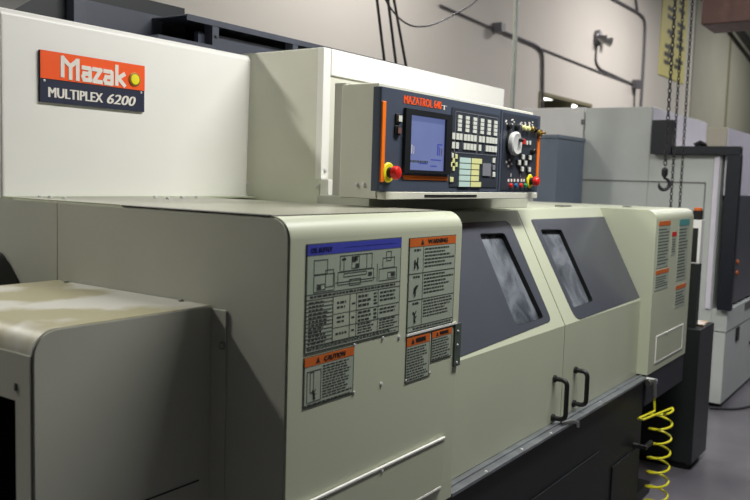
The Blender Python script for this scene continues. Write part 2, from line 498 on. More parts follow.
# bow handles
for d, hx, z0, z1 in ((doors[0], 2.658, 0.728, 0.868), (doors[1], 2.852, 0.738, 0.864)):
    pts = curve([(hx, 1.090, z0), (hx, 1.040, z0), (hx, 1.040, z1), (hx, 1.090, z1)], 0.025, 6)
    h = obj('bow_handle', T(pts, 0.0085, 12), 'blackrub', d)
    for z in (z0, z1):
        obj('handle_foot', L((hx, 1.0895, z), (0, -1, 0), [(0, .013), (.008, .013), (.011, .010)], 14), 'blackrub', d)

# ---- dark air fitting at the tail post
obj('air_fitting', T([(3.60, 1.045, 0.70), (3.60, 1.01, 0.70), (3.60, 1.005, 0.62)], 0.010, 8), 'steel', R0)
obj('air_valve', T([(3.575, 1.03, 0.685), (3.64, 1.015, 0.685)], 0.013, 10), 'steel', R0)

# ---- rear housing with name plate
HY = 2.048
obj('rear_housing', B(XL + .002, 2.118, HY, 2.75, ZT, 1.965, fil={('x', '-y', '+z'): 0.022, ('z', '+x', '-y'): 0.03, ('y', '+x', '+z'): 0.03, ('z', '-x', '-y'): 0.008, ('y', '-x', '+z'): 0.012}, seg=8), 'housing', R0)
# ---- forward housing (carries the console)
X2, Y2 = 2.112, 1.722
obj('centre_housing', B(X2, 3.43, Y2, 2.75, 1.450, 1.972), 'cream_light', R0, bevel=0.003)
obj('housing_post', B(X2 - .001, 2.150, Y2 - 0.006, Y2 + .02, 1.54, 1.972), 'housing', R0, bevel=0.002)
obj('housing_fascia', B(2.153, 3.43, Y2 - 0.006, Y2 + .01, 1.885, 1.972), 'housing', R0, bevel=0.002)
obj('foot_bracket', B(2.106, 2.146, 1.680, Y2 - .007, 1.469, 1.539), 'housing', R0, bevel=0.003)
for (u, v) in ((247, 184), (246, 196), (317, 187)):
    p = at(u, v, 0, X2); screw('housing_screw', (X2, max(p.y, 1.73), p.z), (-1, 0, 0), 0.006, R0)
screw('post_screw', (2.13, Y2 - .006, 1.57), (0, -1, 0), 0.006, R0)

# ---- cable tray and dark way-cover structure on top of the rear housing
tz = 2.075
tr = bmesh.new()
box(tr, 1.885, 3.2, 2.12, 2.60, tz - .004, tz)              # top sheet
box(tr, 1.885, 3.2, 2.12, 2.124, tz - .02, tz - .004)
obj('tray_lid', tr, 'tray', R0)
tr = bmesh.new(); box(tr, 1.97, 3.2, 2.16, 2.18, 1.962, 2.035); box(tr, 1.93, 3.2, 2.16, 2.6, 1.962, 1.972)
obj('cable_tray', tr, 'tray', R0)
obj('tray_shelf', B(1.74, 2.02, 2.09, 2.34, 1.966, 1.982), 'tray', R0)
for x in (2.0, 2.42):
    b_ = obj('tray_bracket', B(x, x + .03, 2.122, 2.162, 1.985, tz - .005), 'tray', R0)
    screw('bracket_screw', (x + .015, 2.122, 2.02), (0, -1, 0), 0.005, b_, m='blackrub')
obj('rear_fascia', B(1.612, 1.93, 2.30, 2.32, 1.962, 2.088), 'tray', R0)
obj('fascia_post', B(1.565, 1.609, 2.28, 2.32, 1.962, 2.14), 'tray', R0, bevel=0.002)
obj('rear_cowl', extr(bmesh.new(), [(1.38, 2.32, 1.962), (1.38, 2.32, 2.01), (1.57, 2.32, 2.14), (2.05, 2.32, 2.14), (2.05, 2.32, 1.962)], (0, .3, 0)), 'traydark', R0)
obj('tray_back', B(1.90, 3.2, 2.56, 2.60, 1.97, 2.072), 'traydark', R0)

# ---- name plate
NX0, NX1, NZ0, NZ1 = 1.296, 1.645, 1.729, 1.868
npl = obj('name_plate', B(NX0, NX1, HY - .008, HY - .0005, NZ0, NZ1), 'plate_navy', R0, label='orange and navy name plate')
zm = (at(39, 79, 1, HY).z + at(142, 90, 1, HY).z) / 2
obj('orange_field', B(NX0, NX1, HY - .0095, HY - .0075, zm, NZ1), 'plate_orange', npl)
yp = HY - .0095
def zz(x, y): return at(30 + x / 6.25, 40 + y / 6.25, 1, yp)
SK = 0
def stroke(bm, pts, w, y):
    P = [Vector((p.x, 0, p.z)) for p in pts]
    for a, b in zip(P, P[1:]):
        d = (b - a).normalized(); n = Vector((-d.z, 0, d.x)) * w / 2; e = d * w * 0.42
        q = [a - e + n, b + e + n, b + e - n, a - e - n]
        global SK; SK = (SK + 1) % 7
        extr(bm, [(v.x, y, v.z) for v in q], (0, -0.0012 - SK * 0.00008, 0))
logo = [[(202, 110), (202, 222)], [(205, 112), (250, 165)], [(252, 170), (252, 238)], [(252, 165), (292, 132)], [(296, 128), (296, 245)],
        [(330, 172), (368, 178)], [(374, 184), (374, 250)], [(372, 214), (338, 209), (331, 229), (337, 247), (370, 252)],
        [(396, 182), (440, 190), (398, 256), (444, 264)],
        [(466, 194), (504, 200)], [(510, 206), (510, 272)], [(508, 236), (474, 231), (467, 251), (473, 268), (506, 274)],
        [(541, 166), (541, 276)], [(586, 216), (551, 238), (588, 284)]]
lb = bmesh.new()
for s_ in logo: stroke(lb, [zz(*q) for q in s_], 0.0118, yp)
obj('logo_lettering', lb, 'white_ink', npl, smooth=False)
sc_ = zz(652, 247)
obj('sun_badge', L((sc_.x, yp, sc_.z), (0, -1, 0), [(0, .0205), (.003, .0205), (.0035, .018)], 28), 'brass', npl)
obj('sun_disc', L((sc_.x, yp - .0032, sc_.z), (0, -1, 0), [(0, .0155), (.002, .015), (.0025, .010)], 24), 'yellow', npl)
a = zz(118, 355); b = zz(452, 330)
text('model_lettering', 'MULTIPLEX', zz(118, 330).x, zz(455, 330).x, 1.7435, 1.7705, HY - .008, 'white_ink', npl, offset=0.05)
text('model_number', '6200', zz(485, 360).x, zz(660, 380).x, 1.7435, 1.772, HY - .008, 'white_ink', npl, offset=0.05, shear=0.25)
for (x, z) in ((NX0 + .012, zm - .006), (NX1 - .012, zm - .006)):
    screw('plate_screw', (x, HY - .008, z), (0, -1, 0), 0.003, npl)

# ---- control console
PY = 1.225
con = obj('control_console', B(1.772, 2.742, 1.252, 1.375, 1.493, 1.800, fil={('x', '+y', '+z'): 0.01}), 'cream_light', R0, bevel=0.003, label='swivel console with dark blue control panel')
obj('console_arm', B(1.79, 2.60, 1.375, 1.413, 1.497, 1.806), 'cream_side', con)
obj('console_neck', B(2.25, 2.95, 1.415, Y2 - .007, 1.56, 1.80), 'cream_side', R0)
obj('console_rail', B(1.95, 3.05, 1.40, 1.60, 1.449, 1.492), 'cream_side', R0, bevel=0.002)
fp = obj('control_panel', B(1.746, 2.745, PY, 1.250, 1.515, 1.786, fil={('z', '-x', '-y'): 0.006}, seg=6), 'console', con)
for (u, v) in ((357, 184.7), (364, 184.7)):
    p = at(u, v, 0, 1.772); screw('console_screw', (1.772, p.y, p.z), (-1, 0, 0), 0.005, con)
obj('console_lip', B(1.775, 2.742, 1.222, 1.2515, 1.493, 1.5135), 'cream_light', con, bevel=.002)
obj('console_gasket', B(1.97, 2.28, 1.2205, 1.2225, 1.500, 1.506), 'blackrub', con)
def pp(u, v): return at(u, v, 1, PY)
def prect(name, u0, v0, u1, v1, m, d=0.003, parent=con, bev=0.0, y=PY):
    """raised rectangle on the panel between two opposite picture corners"""
    a = pp(u0, v0); b = pp(u1, v1)
    x0, x1 = sorted((a.x, b.x)); z0, z1 = sorted((a.z, b.z))
    return obj(name, B(x0, x1, y - d, y, z0, z1), m, parent, bevel=bev)
obj('orange_stripe', B(1.7495, 1.766, PY - .004, PY + .002, 1.539, 1.749), 'orange', con, bevel=0.002)
text('console_title', 'MAZATROL 640', pp(404, 100).x, pp(441, 108).x, 1.7525, 1.7745, PY, 'plate_orange', con, offset=0.06)
text('console_title_suffix', 'T', pp(441.5, 108).x, pp(446.5, 108).x, 1.7525, 1.765, PY, 'white_ink', con, offset=0.08)
# screen
bx0, bx1, bz0, bz1 = pp(402.5, 140).x, pp(449, 140).x, (pp(401, 172).z + pp(448, 175).z) / 2, (pp(403, 107).z + pp(449, 116).z) / 2
sx0, sx1, sz0, sz1 = pp(408, 140).x, pp(443.5, 140).x, (pp(407, 170).z + pp(443, 171).z) / 2, (pp(408, 114).z + pp(444, 120.5).z) / 2
bz = bmesh.new(); frame(bz, bx0, bx1, bz0, bz1, PY, 0.001, 0.006)
bz.free(); bz = bmesh.new()
box(bz, bx0, sx0, PY - .010, PY, bz0, bz1); box(bz, sx1, bx1, PY - .010, PY, bz0, bz1)
box(bz, sx0, sx1, PY - .010, PY, bz0, sz0); box(bz, sx0, sx1, PY - .010, PY, sz1, bz1)
scr = obj('screen_bezel', bz, 'black', con)
obj('display_screen', B(sx0, sx1, PY - .003, PY - .0005, sz0, sz1), 'screen', con)
dd = bmesh.new()
w_, h_ = sx1 - sx0, sz1 - sz0
rect(dd, sx0 + .07 * w_, sx0 + .09 * w_, sz0 + .30 * h_, sz0 + .46 * h_, PY - .003)
rect(dd, sx0 + .13 * w_, sx0 + .14 * w_, sz0 + .30 * h_, sz0 + .44 * h_, PY - .003)
obj('screen_readout', dd, 'white_ink', con)
dd = bmesh.new()
for (a_, b_, c_, d_) in ((.80, .83, .30, .50), (.86, .88, .30, .46), (.80, .94, .50, .52), (.30, .52, .12, .14), (.62, .92, .20, .22), (.62, .80, .08, .10)): rect(dd, sx0 + a_ * w_, sx0 + b_ * w_, sz0 + c_ * h_, sz0 + d_ * h_, PY - .003)
obj('screen_graphic', dd, 'blue_hdr', con)
dd = bmesh.new(); rect(dd, sx0 + .915 * w_, sx0 + .935 * w_, sz0 + .30 * h_, sz0 + .44 * h_, PY - .003); obj('screen_marker', dd, 'rust', con)
dd = bmesh.new(); print_lines(dd, sx0 + .05 * w_, sx0 + .55 * w_, sz0 + .12 * h_, sz0 + .20 * h_, 1, PY - .003, .5, .05); obj('screen_text', dd, 'ink_grey', con)
prect('orange_legend_strip', 403, 175.2, 447, 180.5, 'orange', 0.002)
o_ = con.children[-1]
# left indicator buttons
for (u, v, m) in ((397.5, 118.5, 'key_white'), (396.8, 130.5, 'red')):
    c_ = pp(u, v)
    obj('indicator_socket', B(c_.x - .014, c_.x + .011, PY - .005, PY, c_.z - .013, c_.z + .013), 'blackrub', con, bevel=.002)
    obj('indicator_lamp', B(c_.x - .006, c_.x + .010, PY - .009, PY - .004, c_.z - .008, c_.z + .008), m if m != 'red' else 'rust', con)
def estop(u, v, ro, k=1.0):
    c_ = pp(u, v)
    obj('emergency_stop_ring', L((c_.x, PY, c_.z), (0, -1, 0), [(0, ro), (.004, ro), (.006, ro * .9)], 28), 'yellow', con)
    obj('emergency_stop_stem', L((c_.x, PY - .006, c_.z), (0, -1, 0), [(0, ro * .55), (.014, ro * .5)], 18), 'blackrub', con)
    obj('emergency_stop_button', L((c_.x, PY - .019, c_.z), (0, -1, 0), [(0, ro * .5), (.002, ro * .68), (.012, ro * .68), (.017, ro * .55), (.020, ro * .2)], 22), 'red', con)
estop(387.5, 172.5, .0265)
# keyboard field
kx0, kx1 = pp(450.5, 140).x, pp(497.5, 150).x
obj('keyboard_field', B(kx0, kx1, PY - .002, PY, 1.530, 1.764), 'console_dark', con)
obj('right_field', B(pp(502, 150).x, pp(536.5, 150).x, PY - .0015, PY, 1.522, 1.776), 'console_dark', con)
YK = PY - .002
kl = bmesh.new(); frame(kl, pp(454, 140).x, pp(496.5, 140).x, 1.632, 1.755, YK, .0016, .0008)
xm = pp(476.5, 140).x; rect(kl, xm - .001, xm + .001, 1.634, 1.753, YK, .0008)
obj('keyboard_outline', kl, 'key_grey', con)
def key(u, v, w, h, m, y=YK, d=.003, name='key'):
    c_ = pp(u, v)
    return obj(name, B(c_.x - w / 2, c_.x + w / 2, y - d, y, c_.z - h / 2, c_.z + h / 2), m, con, bevel=.0008)
xs6 = [458.6, 466.3, 473.9, 481.1, 488.1, 494.6]
for u in xs6:
    c_ = pp(u, 125)
    for k in range(4):
        obj('soft_key', B(c_.x - .0115, c_.x + .0115, YK - .003, YK, 1.7345 - k * .0125, 1.7445 - k * .0125), 'key_white', con)
zr = [1.6795, 1.6645, 1.6495, 1.6375]
def keyrow(us, ztop, h, m):
    for u in us:
        x = pp(u, 140).x
        obj('key', B(x - .0085, x + .0085, YK - .003, YK, ztop - h, ztop), m, con)
keyrow([452.3, 456.3, 459.6, 464, 467.3, 470.6, 473.9, 479, 482.2, 486.3, 489.2, 492, 494.8], 1.690, .019, 'key_white')
keyrow([452.3, 456.3, 464, 467.3, 470.6, 473.9, 479, 486.3, 489.2, 492, 494.8], 1.663, .019, 'key_white')
# lower pads
for k in range(5):
    z = 1.619 - k * .0182
    xa, xb_ = pp(458.3, 165).x, pp(469.3, 165).x
    obj('mint_key', B(xa, xb_, YK - .003, YK, z - .0155, z), 'key_cyan', con)
    xa, xb_ = pp(470.2, 165).x, pp(478 if 0 < k < 4 else 480.5, 165).x
    obj('yellow_key', B(xa, xb_, YK - .003, YK, z - .0155, z), 'key_yellow', con)
key(451.5, 155.5, .012, .014, 'key_white'); key(455.2, 156.5, .014, .014, 'key_yellow'); key(450.5, 179.5, .02, .014, 'key_yellow')
for (u, v) in ((452.5, 160.5), (452.5, 168.5), (449.9, 164.5), (455.3, 164.5)): key(u, v, .013, .014, 'key_yellow', name='cursor_key')
pad = prect('touch_pad', 481.7, 163, 489.2, 176, 'key_grey', .003, y=YK)
for v in (160.5, 167.5, 174.5): key(492.8, v, .018, .016, 'key_white' if v != 167.5 else 'key_grey', name='side_key')
gr = bmesh.new(); xg = pp(500, 140).x; rect(gr, xg - .003, xg + .003, 1.518, 1.783, PY, .0004)
obj('panel_seam', gr, 'black', con)
# right section: handwheel, knobs and lamps
YR = PY - .0015
c_ = pp(510.6, 143.6)
obj('handwheel_skirt', L((c_.x, YR, c_.z), (0, -1, 0), [(0, .042), (.006, .042), (.008, .039)], 32), 'black', con)
hw = obj('handwheel', L((c_.x, YR - .008, c_.z), (0, -1, 0), [(0, .038), (.008, .040), (.014, .039), (.017, .034), (.015, .026), (.015, .0)], 36), 'silver', con)
obj('handwheel_knob', L((c_.x + .014, YR - .023, c_.z + .012), (0, -1, 0), [(0, .006), (.012, .007), (.015, .004)], 14), 'black', con)
ic = bmesh.new()
for (u, w) in ((507, .03), (512.5, .02), (521, .02), (525, .014), (528.8, .014), (532.5, .014)):
    q = pp(u, 121.5 + (u - 507) * .12)
    for s_ in range(4):
        dx = random.uniform(-w / 2, w / 2); dz = random.uniform(-.009, .009)
        rect(ic, q.x + dx - .005, q.x + dx + .005, q.z + dz - .002, q.z + dz + .002, YR)
for (u, v) in ((506, 162), (509, 160), (511, 164), (508, 166)):
    q = pp(u, v); rect(ic, q.x - .006, q.x + .006, q.z - .004, q.z + .004, YR)
for u in (508, 511, 514, 517.5, 521, 523.5):
    q = pp(u, 180.3); rect(ic, q.x - .006, q.x + .006, q.z - .005, q.z + .005, YR)
for u in (510.5, 520):
    q = pp(u, 175); rect(ic, q.x - .002, q.x + .002, q.z - .006, q.z + .006, YR)
obj('panel_symbols', ic, 'white_ink', con)
def knob(u, v, r, m, h=.012, name='knob'):
    q = pp(u, v); return obj(name, L((q.x, YR, q.z), (0, -1, 0), [(0, r), (h * .8, r * .95), (h, r * .7)], 16), m, con)
knob(508, 126.3, .012, 'blackrub', .011); knob(515.5, 127.3, .012, 'blackrub', .011)
for u, v in ((522.8, 128), (526.6, 128.6)): knob(u, v, .009, 'key_yellow', name='lamp_button')
knob(530.8, 129.3, .009, 'brass'); knob(534, 130, .009, 'blackrub')
key(522.3, 141.5, .02, .018, 'red', YR, .006, 'red_button')
for u in (525.8, 528.9): key(u, 142.8, .011, .014, 'key_white', YR, .005, 'push_button')
knob(531, 151.5, .011, 'blackrub', .016)
for (u, v) in ((517.5, 150.5), (521, 157), (528, 157.7), (517.2, 162.5), (523.5, 163), (520.2, 169), (527.2, 169.5)):
    q = pp(u, v)
    obj('button_socket', B(q.x - .016, q.x + .012, YR - .004, YR, q.z - .009, q.z + .009), 'blackrub', con)
    obj('push_button', B(q.x - .007, q.x + .009, YR - .009, YR - .004, q.z - .008, q.z + .008), 'key_white', con, bevel=.001)
for (u, m) in ((509.8, 'red'), (515, 'bluebtn'), (519.8, 'red'), (524.3, 'green')):
    knob(u, 185.5, .0075, m, .008, 'indicator_button')
estop(529, 181.2, .0245)
obj('orange_edge_stripe', B(2.726, 2.743, PY - .004, PY + .002, 1.545, 1.735), 'orange', con, bevel=.002)
q = pp(537, 133)
obj('key_switch', L((2.728, PY, q.z), (0, -1, 0), [(0, .013), (.014, .012), (.014, .004), (.03, .004)], 14), 'brass', con)

# ---- loose bits on the deck
tb = bmesh.new(); box(tb, 3.33, 3.42, 1.36, 1.40, 1.448, 1.455)
obj('deck_hinge', tb, 'steel', R0)
obj('deck_latch', B(3.86, 3.90, 1.25, 1.28, 1.445, 1.452), 'steel', R0)

# ---- stickers
def sticker(name, u0, v0, u1, v1, head=None, hm='orange_hdr', hfrac=.12, label=None, bl=None, br=None, title='WARNING', y=YF):
    """(u0,v0) top-left, (u1,v1) top-right, bl/br bottom corners in the picture; averaged to an upright rectangle"""
    P = [at(*q, 1, y) for q in ((u0, v0), (u1, v1), br, bl)]
    x0 = (P[0].x + P[3].x) / 2; x1 = (P[1].x + P[2].x) / 2; z1 = (P[0].z + P[1].z) / 2; z0 = (P[2].z + P[3].z) / 2
    o = obj(name, B(x0, x1, y - .0012, y, z0, z1), 'sticker_edge', R0, label=label)
    e = .0035
    obj('sticker_face', B(x0 + e, x1 - e, y - .0016, y - .0011, z0 + e, z1 - e), 'sticker', o)
    hz = z1 - (z1 - z0) * hfrac
    obj('header_band', B(x0 + .002, x1 - .002, y - .0021, y - .0013, hz, z1 - .002), hm, o)
    return o, x0, x1, z0, z1, hz
YS = YF - .0016
# oil supply chart
o, x0, x1, z0, z1, hz = sticker('oil_supply_chart', 306, 245, 401.5, 236.3, hm='blue_hdr', hfrac=.105, bl=(304, 352.5), br=(398, 334.5), label='oil supply chart with blue header')
W, H = x1 - x0, hz - z0
text('chart_title', 'OIL SUPPLY', x0 + .04 * W, x0 + .24 * W, hz + .0065, z1 - .0085, YF - .0021, 'navy_ink', o, offset=.06)
tb = bmesh.new(); print_lines(tb, x0 + .36 * W, x1 - .02, hz + .011, z1 - .012, 1, YF - .0021, .6, .02); obj('header_print', tb, 'navy_ink', o)
g = bmesh.new(); lw = .0012
def rr(a, b, c, d, w=lw): frame(g, x0 + a * W, x0 + b * W, z0 + c * H, z0 + d * H, YS, w, .0005)
def hl(a, b, c): rect(g, x0 + a * W, x0 + b * W, z0 + c * H - lw / 2, z0 + c * H + lw / 2, YS, .0005)
def vl(a, c, d): rect(g, x0 + a * W - lw / 2, x0 + a * W + lw / 2, z0 + c * H, z0 + d * H, YS, .0005)
# machine drawings: side view, front view, other side
rr(.07, .20, .80, .95); rr(.07, .27, .62, .80); rr(.18, .26, .66, .84); rr(.10, .18, .64, .70)
rr(.32, .66, .80, .97); rr(.30, .68, .66, .80); rr(.36, .60, .74, .78); rr(.42, .54, .64, .71); rr(.44, .52, .82, .95)
rr(.78, .92, .78, .90); rr(.82, .88, .86, .97); rr(.74, .95, .64, .78); rr(.84, .93, .66, .73)
hl(.28, .70, .69); vl(.36, .80, .97); vl(.60, .80, .97); vl(.72, .64, .84)
hl(.01, .99, .605)
hl(.01, .99, .55); hl(.26, .99, .36); hl(.26, .99, .215); hl(.01, .99, .075)
for c in (.26, .43, .50, .74): vl(c, .075, .55)
for k in range(1, 12): hl(.01, .26, .55 - k * .0395)
obj('chart_lines', g, 'ink_grey', o)
g = bmesh.new()
print_lines(g, x0 + .03 * W, x0 + .22 * W, z0 + .08 * H, z0 + .54 * H, 12, YS, .42, .4)
print_lines(g, x0 + .04 * W, x0 + .95 * W, z0 + .56 * H, z0 + .595 * H, 1, YS, .6, .05)
for (a, b, c, d, n) in ((.30, .40, .40, .50, 2), (.30, .40, .25, .34, 2), (.29, .42, .12, .17, 1), (.45, .49, .42, .46, 1), (.45, .49, .27, .31, 1), (.45, .49, .13, .17, 1),
                        (.52, .66, .38, .53, 3), (.52, .68, .22, .35, 3), (.52, .70, .09, .21, 4), (.69, .73, .38, .53, 4), (.69, .73, .22, .35, 3),
                        (.76, .97, .40, .53, 3), (.76, .96, .26, .34, 2), (.76, .98, .09, .21, 4)):
    print_lines(g, x0 + a * W, x0 + b * W, z0 + c * H, z0 + d * H, n, YS, .5, .25)
print_lines(g, x0 + .02 * W, x1 - .01, z0 + .006, z0 + .07 * H, 3, YS, .5, .1)
for (a, b, c, d) in ((.44, .48, .89, .94), (.48, .52, .83, .87), (.47, .50, .90, .95), (.34, .38, .92, .94), (.62, .66, .72, .76), (.11, .14, .65, .69), (.88, .92, .68, .72)):
    rect(g, x0 + a * W, x0 + b * W, z0 + c * H, z0 + d * H, YS, .0005)
obj('chart_print', g, 'ink_soft', o)
cells = bmesh.new()
for (a, b) in ((.265, .425), (.435, .495)): rect(cells, x0 + a * W, x0 + b * W, z0 + .08 * H, z0 + .545 * H, YS + .0001, .0003)
obj('chart_cells', cells, 'sticker_pale', o)

def tri(bm, cx, cz, s, y):
    extr(bm, [(cx - s * .6, y, cz - s * .45), (cx + s * .6, y, cz - s * .45), (cx, y, cz + s * .6)], (0, -.0005, 0))

def figure(bm, cx, cz, s, kind, y):
    """small pictogram of a machine hazard: a limb or body caught in machinery"""
    def st(pts, w):
        stroke(bm, [Vector((cx + a * s, 0, cz + b * s)) for a, b in pts], w * s, y)
    if kind == 0:
        st([(-.4, -.6), (-.35, .4)], .22); st([(-.35, 0), (.3, .1)], .22); st([(.35, .7), (.25, 0), (.5, -.7)], .2)
    elif kind == 1:
        st([(-.1, -.7), (-.05, 0), (.2, .5)], .28); st([(.2, .5), (.5, .55)], .22); st([(-.1, .4), (.2, .5)], .18); st([(-.45, -.5), (-.35, .3)], .06)
    else:
        st([(-.1, -.3), (-.05, .4)], .2); st([(-.45, .65), (-.05, .35), (.3, .7)], .12); st([(-.1, 0), (.45, 0)], .1); st([(-.1, -.3), (-.05, -.9)], .1); st([(-.1, -.3), (.25, -.8)], .1)

def warn(name, corners, title, label, hfrac=.12, pic=True, rows=8, split=None, y=YF):
    (u0, v0), (u1, v1), br, bl = corners
    o, x0, x1, z0, z1, hz = sticker(name, u0, v0, u1, v1, bl=bl, br=br, hfrac=hfrac, label=label, y=y)
    W, H = x1 - x0, hz - z0; ys = y - .0016
    hh = z1 - hz
    text('header_word', title, x0 + .38 * W, x0 + .80 * W, hz + hh * .25, z1 - hh * .28, y - .0021, 'ink', o, offset=0.05)
    g = bmesh.new(); tri(g, x0 + .26 * W, hz + hh * .45, hh * .55, y - .0021)
    obj('hazard_triangle', g, 'ink', o)
    g = bmesh.new()
    if split:
        for k in range(1, split): rect(g, x0 + .004, x1 - .004, z0 + H * (.07 + .93 * k / split) - .0005, z0 + H * (.07 + .93 * k / split) + .0005, ys)
        rect(g, x0 + .004, x1 - .004, z0 + H * .07, z0 + H * .07 + .001, ys)
        rect(g, x0 + .29 * W, x0 + .29 * W + .001, z0 + H * .07, hz, ys)
        for k in range(split):
            za = z0 + H * (.07 + .93 * k / split); zb = z0 + H * (.07 + .93 * (k + 1) / split)
            print_lines(g, x0 + .32 * W, x1 - .006, za + (.15 if k else .25) * (zb - za), zb - .05 * (zb - za), rows, ys, .45, .35)
            figure(g, x0 + .15 * W, (za + zb) / 2 - .008, (zb - za) * .27, split - 1 - k, ys)
            print_lines(g, x0 + .10 * W, x0 + .23 * W, zb - .012, zb - .005, 1, ys, .7, 0)
        print_lines(g, x0 + .12 * W, x1 - .01, z0 + .005, z0 + H * .06, 1, ys, .5, .05)
    elif pic:
        frame(g, x0 + .06 * W, x0 + .33 * W, z0 + .12 * H, z0 + .88 * H, ys, .001)
        frame(g, x0 + .12 * W, x0 + .19 * W, z0 + .35 * H, z0 + .85 * H, ys, .0008)
        figure(g, x0 + .2 * W, z0 + .3 * H, H * .15, 2, ys)
        print_lines(g, x0 + .36 * W, x1 - .006, z0 + .12 * H, hz - .04 * H, rows, ys, .5, .25)
        print_lines(g, x0 + .02 * W, x1 - .006, z0 + .03 * H, z0 + .09 * H, 1, ys, .5, .1)
    else:
        print_lines(g, x0 + .05 * W, x1 - .006, z0 + .05 * H, hz - .04 * H, rows, ys, .5, .3)
    obj('sticker_print', g, 'ink_soft', o)
    return o
warn('caution_sticker', ((304, 357.5), (353.5, 346), (353, 394), (302, 408.5)), 'CAUTION', 'orange-headed caution sticker with text block', hfrac=.19, rows=12)
warn('warning_sticker', ((409, 237.5), (456, 235), (452, 323.5), (406, 333)), 'WARNING', 'tall warning sticker with three pictograms', hfrac=.095, rows=6, split=3)
warn('small_warning_sticker', ((406, 338), (429, 332), (429, 376.5), (404.5, 383.5)), 'WARNING', 'narrow warning sticker', hfrac=.2, rows=12, pic=False)
warn('small_warning_sticker', ((431, 332), (451.5, 326), (450.8, 356.5), (430.5, 362)), 'WARNING', 'square warning sticker', hfrac=.22, rows=8, pic=False)
a = at(406, 335.5, 1, YF); b = at(456, 323, 1, YF)
obj('sticker_rail', B(a.x, b.x, YF - .003, YF, (a.z + b.z) / 2 - .002, (a.z + b.z) / 2 + .003), 'housing', R0)
a = at(454, 324, 1, YF); b = at(457.5, 365, 1, YF)
hg = obj('edge_strip', B(a.x, b.x + .004, YF - .005, YF, b.z, a.z), 'sticker_edge', R0)
for z in (b.z + .01, a.z - .02, (a.z + b.z) / 2): screw('strip_screw', ((a.x + b.x) / 2, YF - .005, z), (0, -1, 0), .003, hg)
for (u, v) in ((353.5, 345), (353, 392.5), (429, 372.5), (405, 380.5), (382, 338)):
    q = at(u, v, 1, YF); screw('corner_rivet', (q.x + .002, YF - .001, q.z), (0, -1, 0), .0032, R0, h=.002)
# stickers on the tail cover
def tstick(name, u0, u1, v0, v1, hv, hm, label, rows=6):
    a = at(u0, v0, 1, YF); b = at(u1, v0 - (u1 - u0) * .03, 1, YF)
    zt = a.z; zb = at(u0, v1, 1, YF).z; zh = at(u0, hv, 1, YF).z
    o = obj(name, B(a.x, b.x, YF - .0012, YF, zb, zt), 'sticker', R0, label=label)
    obj('header_band', B(a.x, b.x, YF - .002, YF - .001, zh, zt), hm, o)
    g = bmesh.new(); print_lines(g, a.x + .01, b.x - .01, zb + .01, zh - .01, rows, YF - .0012, .4, .3)
    obj('sticker_print', g, 'ink_grey', o)
tstick('hazard_sticker', 658.8, 670.5, 221.5, 268, 226, 'orange_hdr', 'orange-headed hazard sticker, upper left on the tail cover', 12)
tstick('hazard_sticker', 655.5, 668.5, 271, 291, 275, 'orange_hdr', 'orange-headed sticker, lower left on the tail cover', 5)
tstick('notice_sticker', 672, 676.5, 232, 255, 236.5, 'red', 'small red-headed sticker on the tail cover', 6)
tstick('notice_sticker', 679.5, 689.5, 219.5, 280, 226, 'teal', 'tall teal-headed sticker on the tail cover', 16)
tstick('notice_sticker', 675.5, 685.5, 286, 308, 290, 'orange_hdr', 'orange-headed sticker, lower right on the tail cover', 5)

# ---- side unit bolted to the left flank
SX, SY, SZ = 0.775, 1.249, 1.273
su = obj('side_unit', B(SX, XL - .002, SY + .004, 1.80, 0.08, SZ, fil={('y', '-x', '+z'): 0.045}, seg=8), 'stain_top', R0, label='lower side unit with stained top')
fpts = roundpoly([(SX + .004, SY, .08), (SX + .004, SY, SZ - .002), (XL - .002, SY, SZ - .002), (XL - .002, SY, .08)], [0, .05, 0, 0], 8)
obj('front_sheet', extr(bmesh.new(), fpts, (0, .005, 0)), 'cream_side', su)
sp = bmesh.new(); box(sp, SX - .003, SX + .002, SY + .004, 1.80, .08, SZ - .042)
ss = obj('flank_sheet', sp, 'cream_side', su)
cut(ss, [B(SX - .1, SX + .1, 1.296, 1.72, .3, 1.147)])
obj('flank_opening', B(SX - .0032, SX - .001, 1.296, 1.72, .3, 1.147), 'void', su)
obj('flank_slot', B(SX - .005, SX - .002, 1.290, 1.296, 1.165, 1.178), 'blackrub', su)
obj('front_seam', B(1.00, XL - .035, SY - .0012, SY, .903, .906), 'blackrub', su)
# flange
obj('mounting_flange', B(XL - .0045, XL - .0005, 1.206, SY + .002, .08, SZ - .006), 'cream_side', R0, bevel=.001)
q = at(222.5, 345.5, 0, XL - .0045)
screw('flange_bolt', (XL - .0045, min(q.y, 1.236), q.z), (-1, 0, 0), .0075, R0, m='steel')
for (u, v) in ((70, 282), (183, 301)):
    q = at(u, v, 2, SZ); screw('top_screw', (min(q.x, XL - .012), q.y, SZ), (0, 0, 1), .0055, su, m='steel')
mt = bmesh.new(); extr(mt, roundpoly([(.82, 1.955, 0), (.82, 1.955, SZ - .03), (.82, 2.035, SZ + .05), (.82, 2.22, SZ + .065), (.82, 2.30, 0)], [0, .01, .02, .03, 0]), (.362, 0, 0))
obj('coolant_guard', mt, 'blackrub', R0)

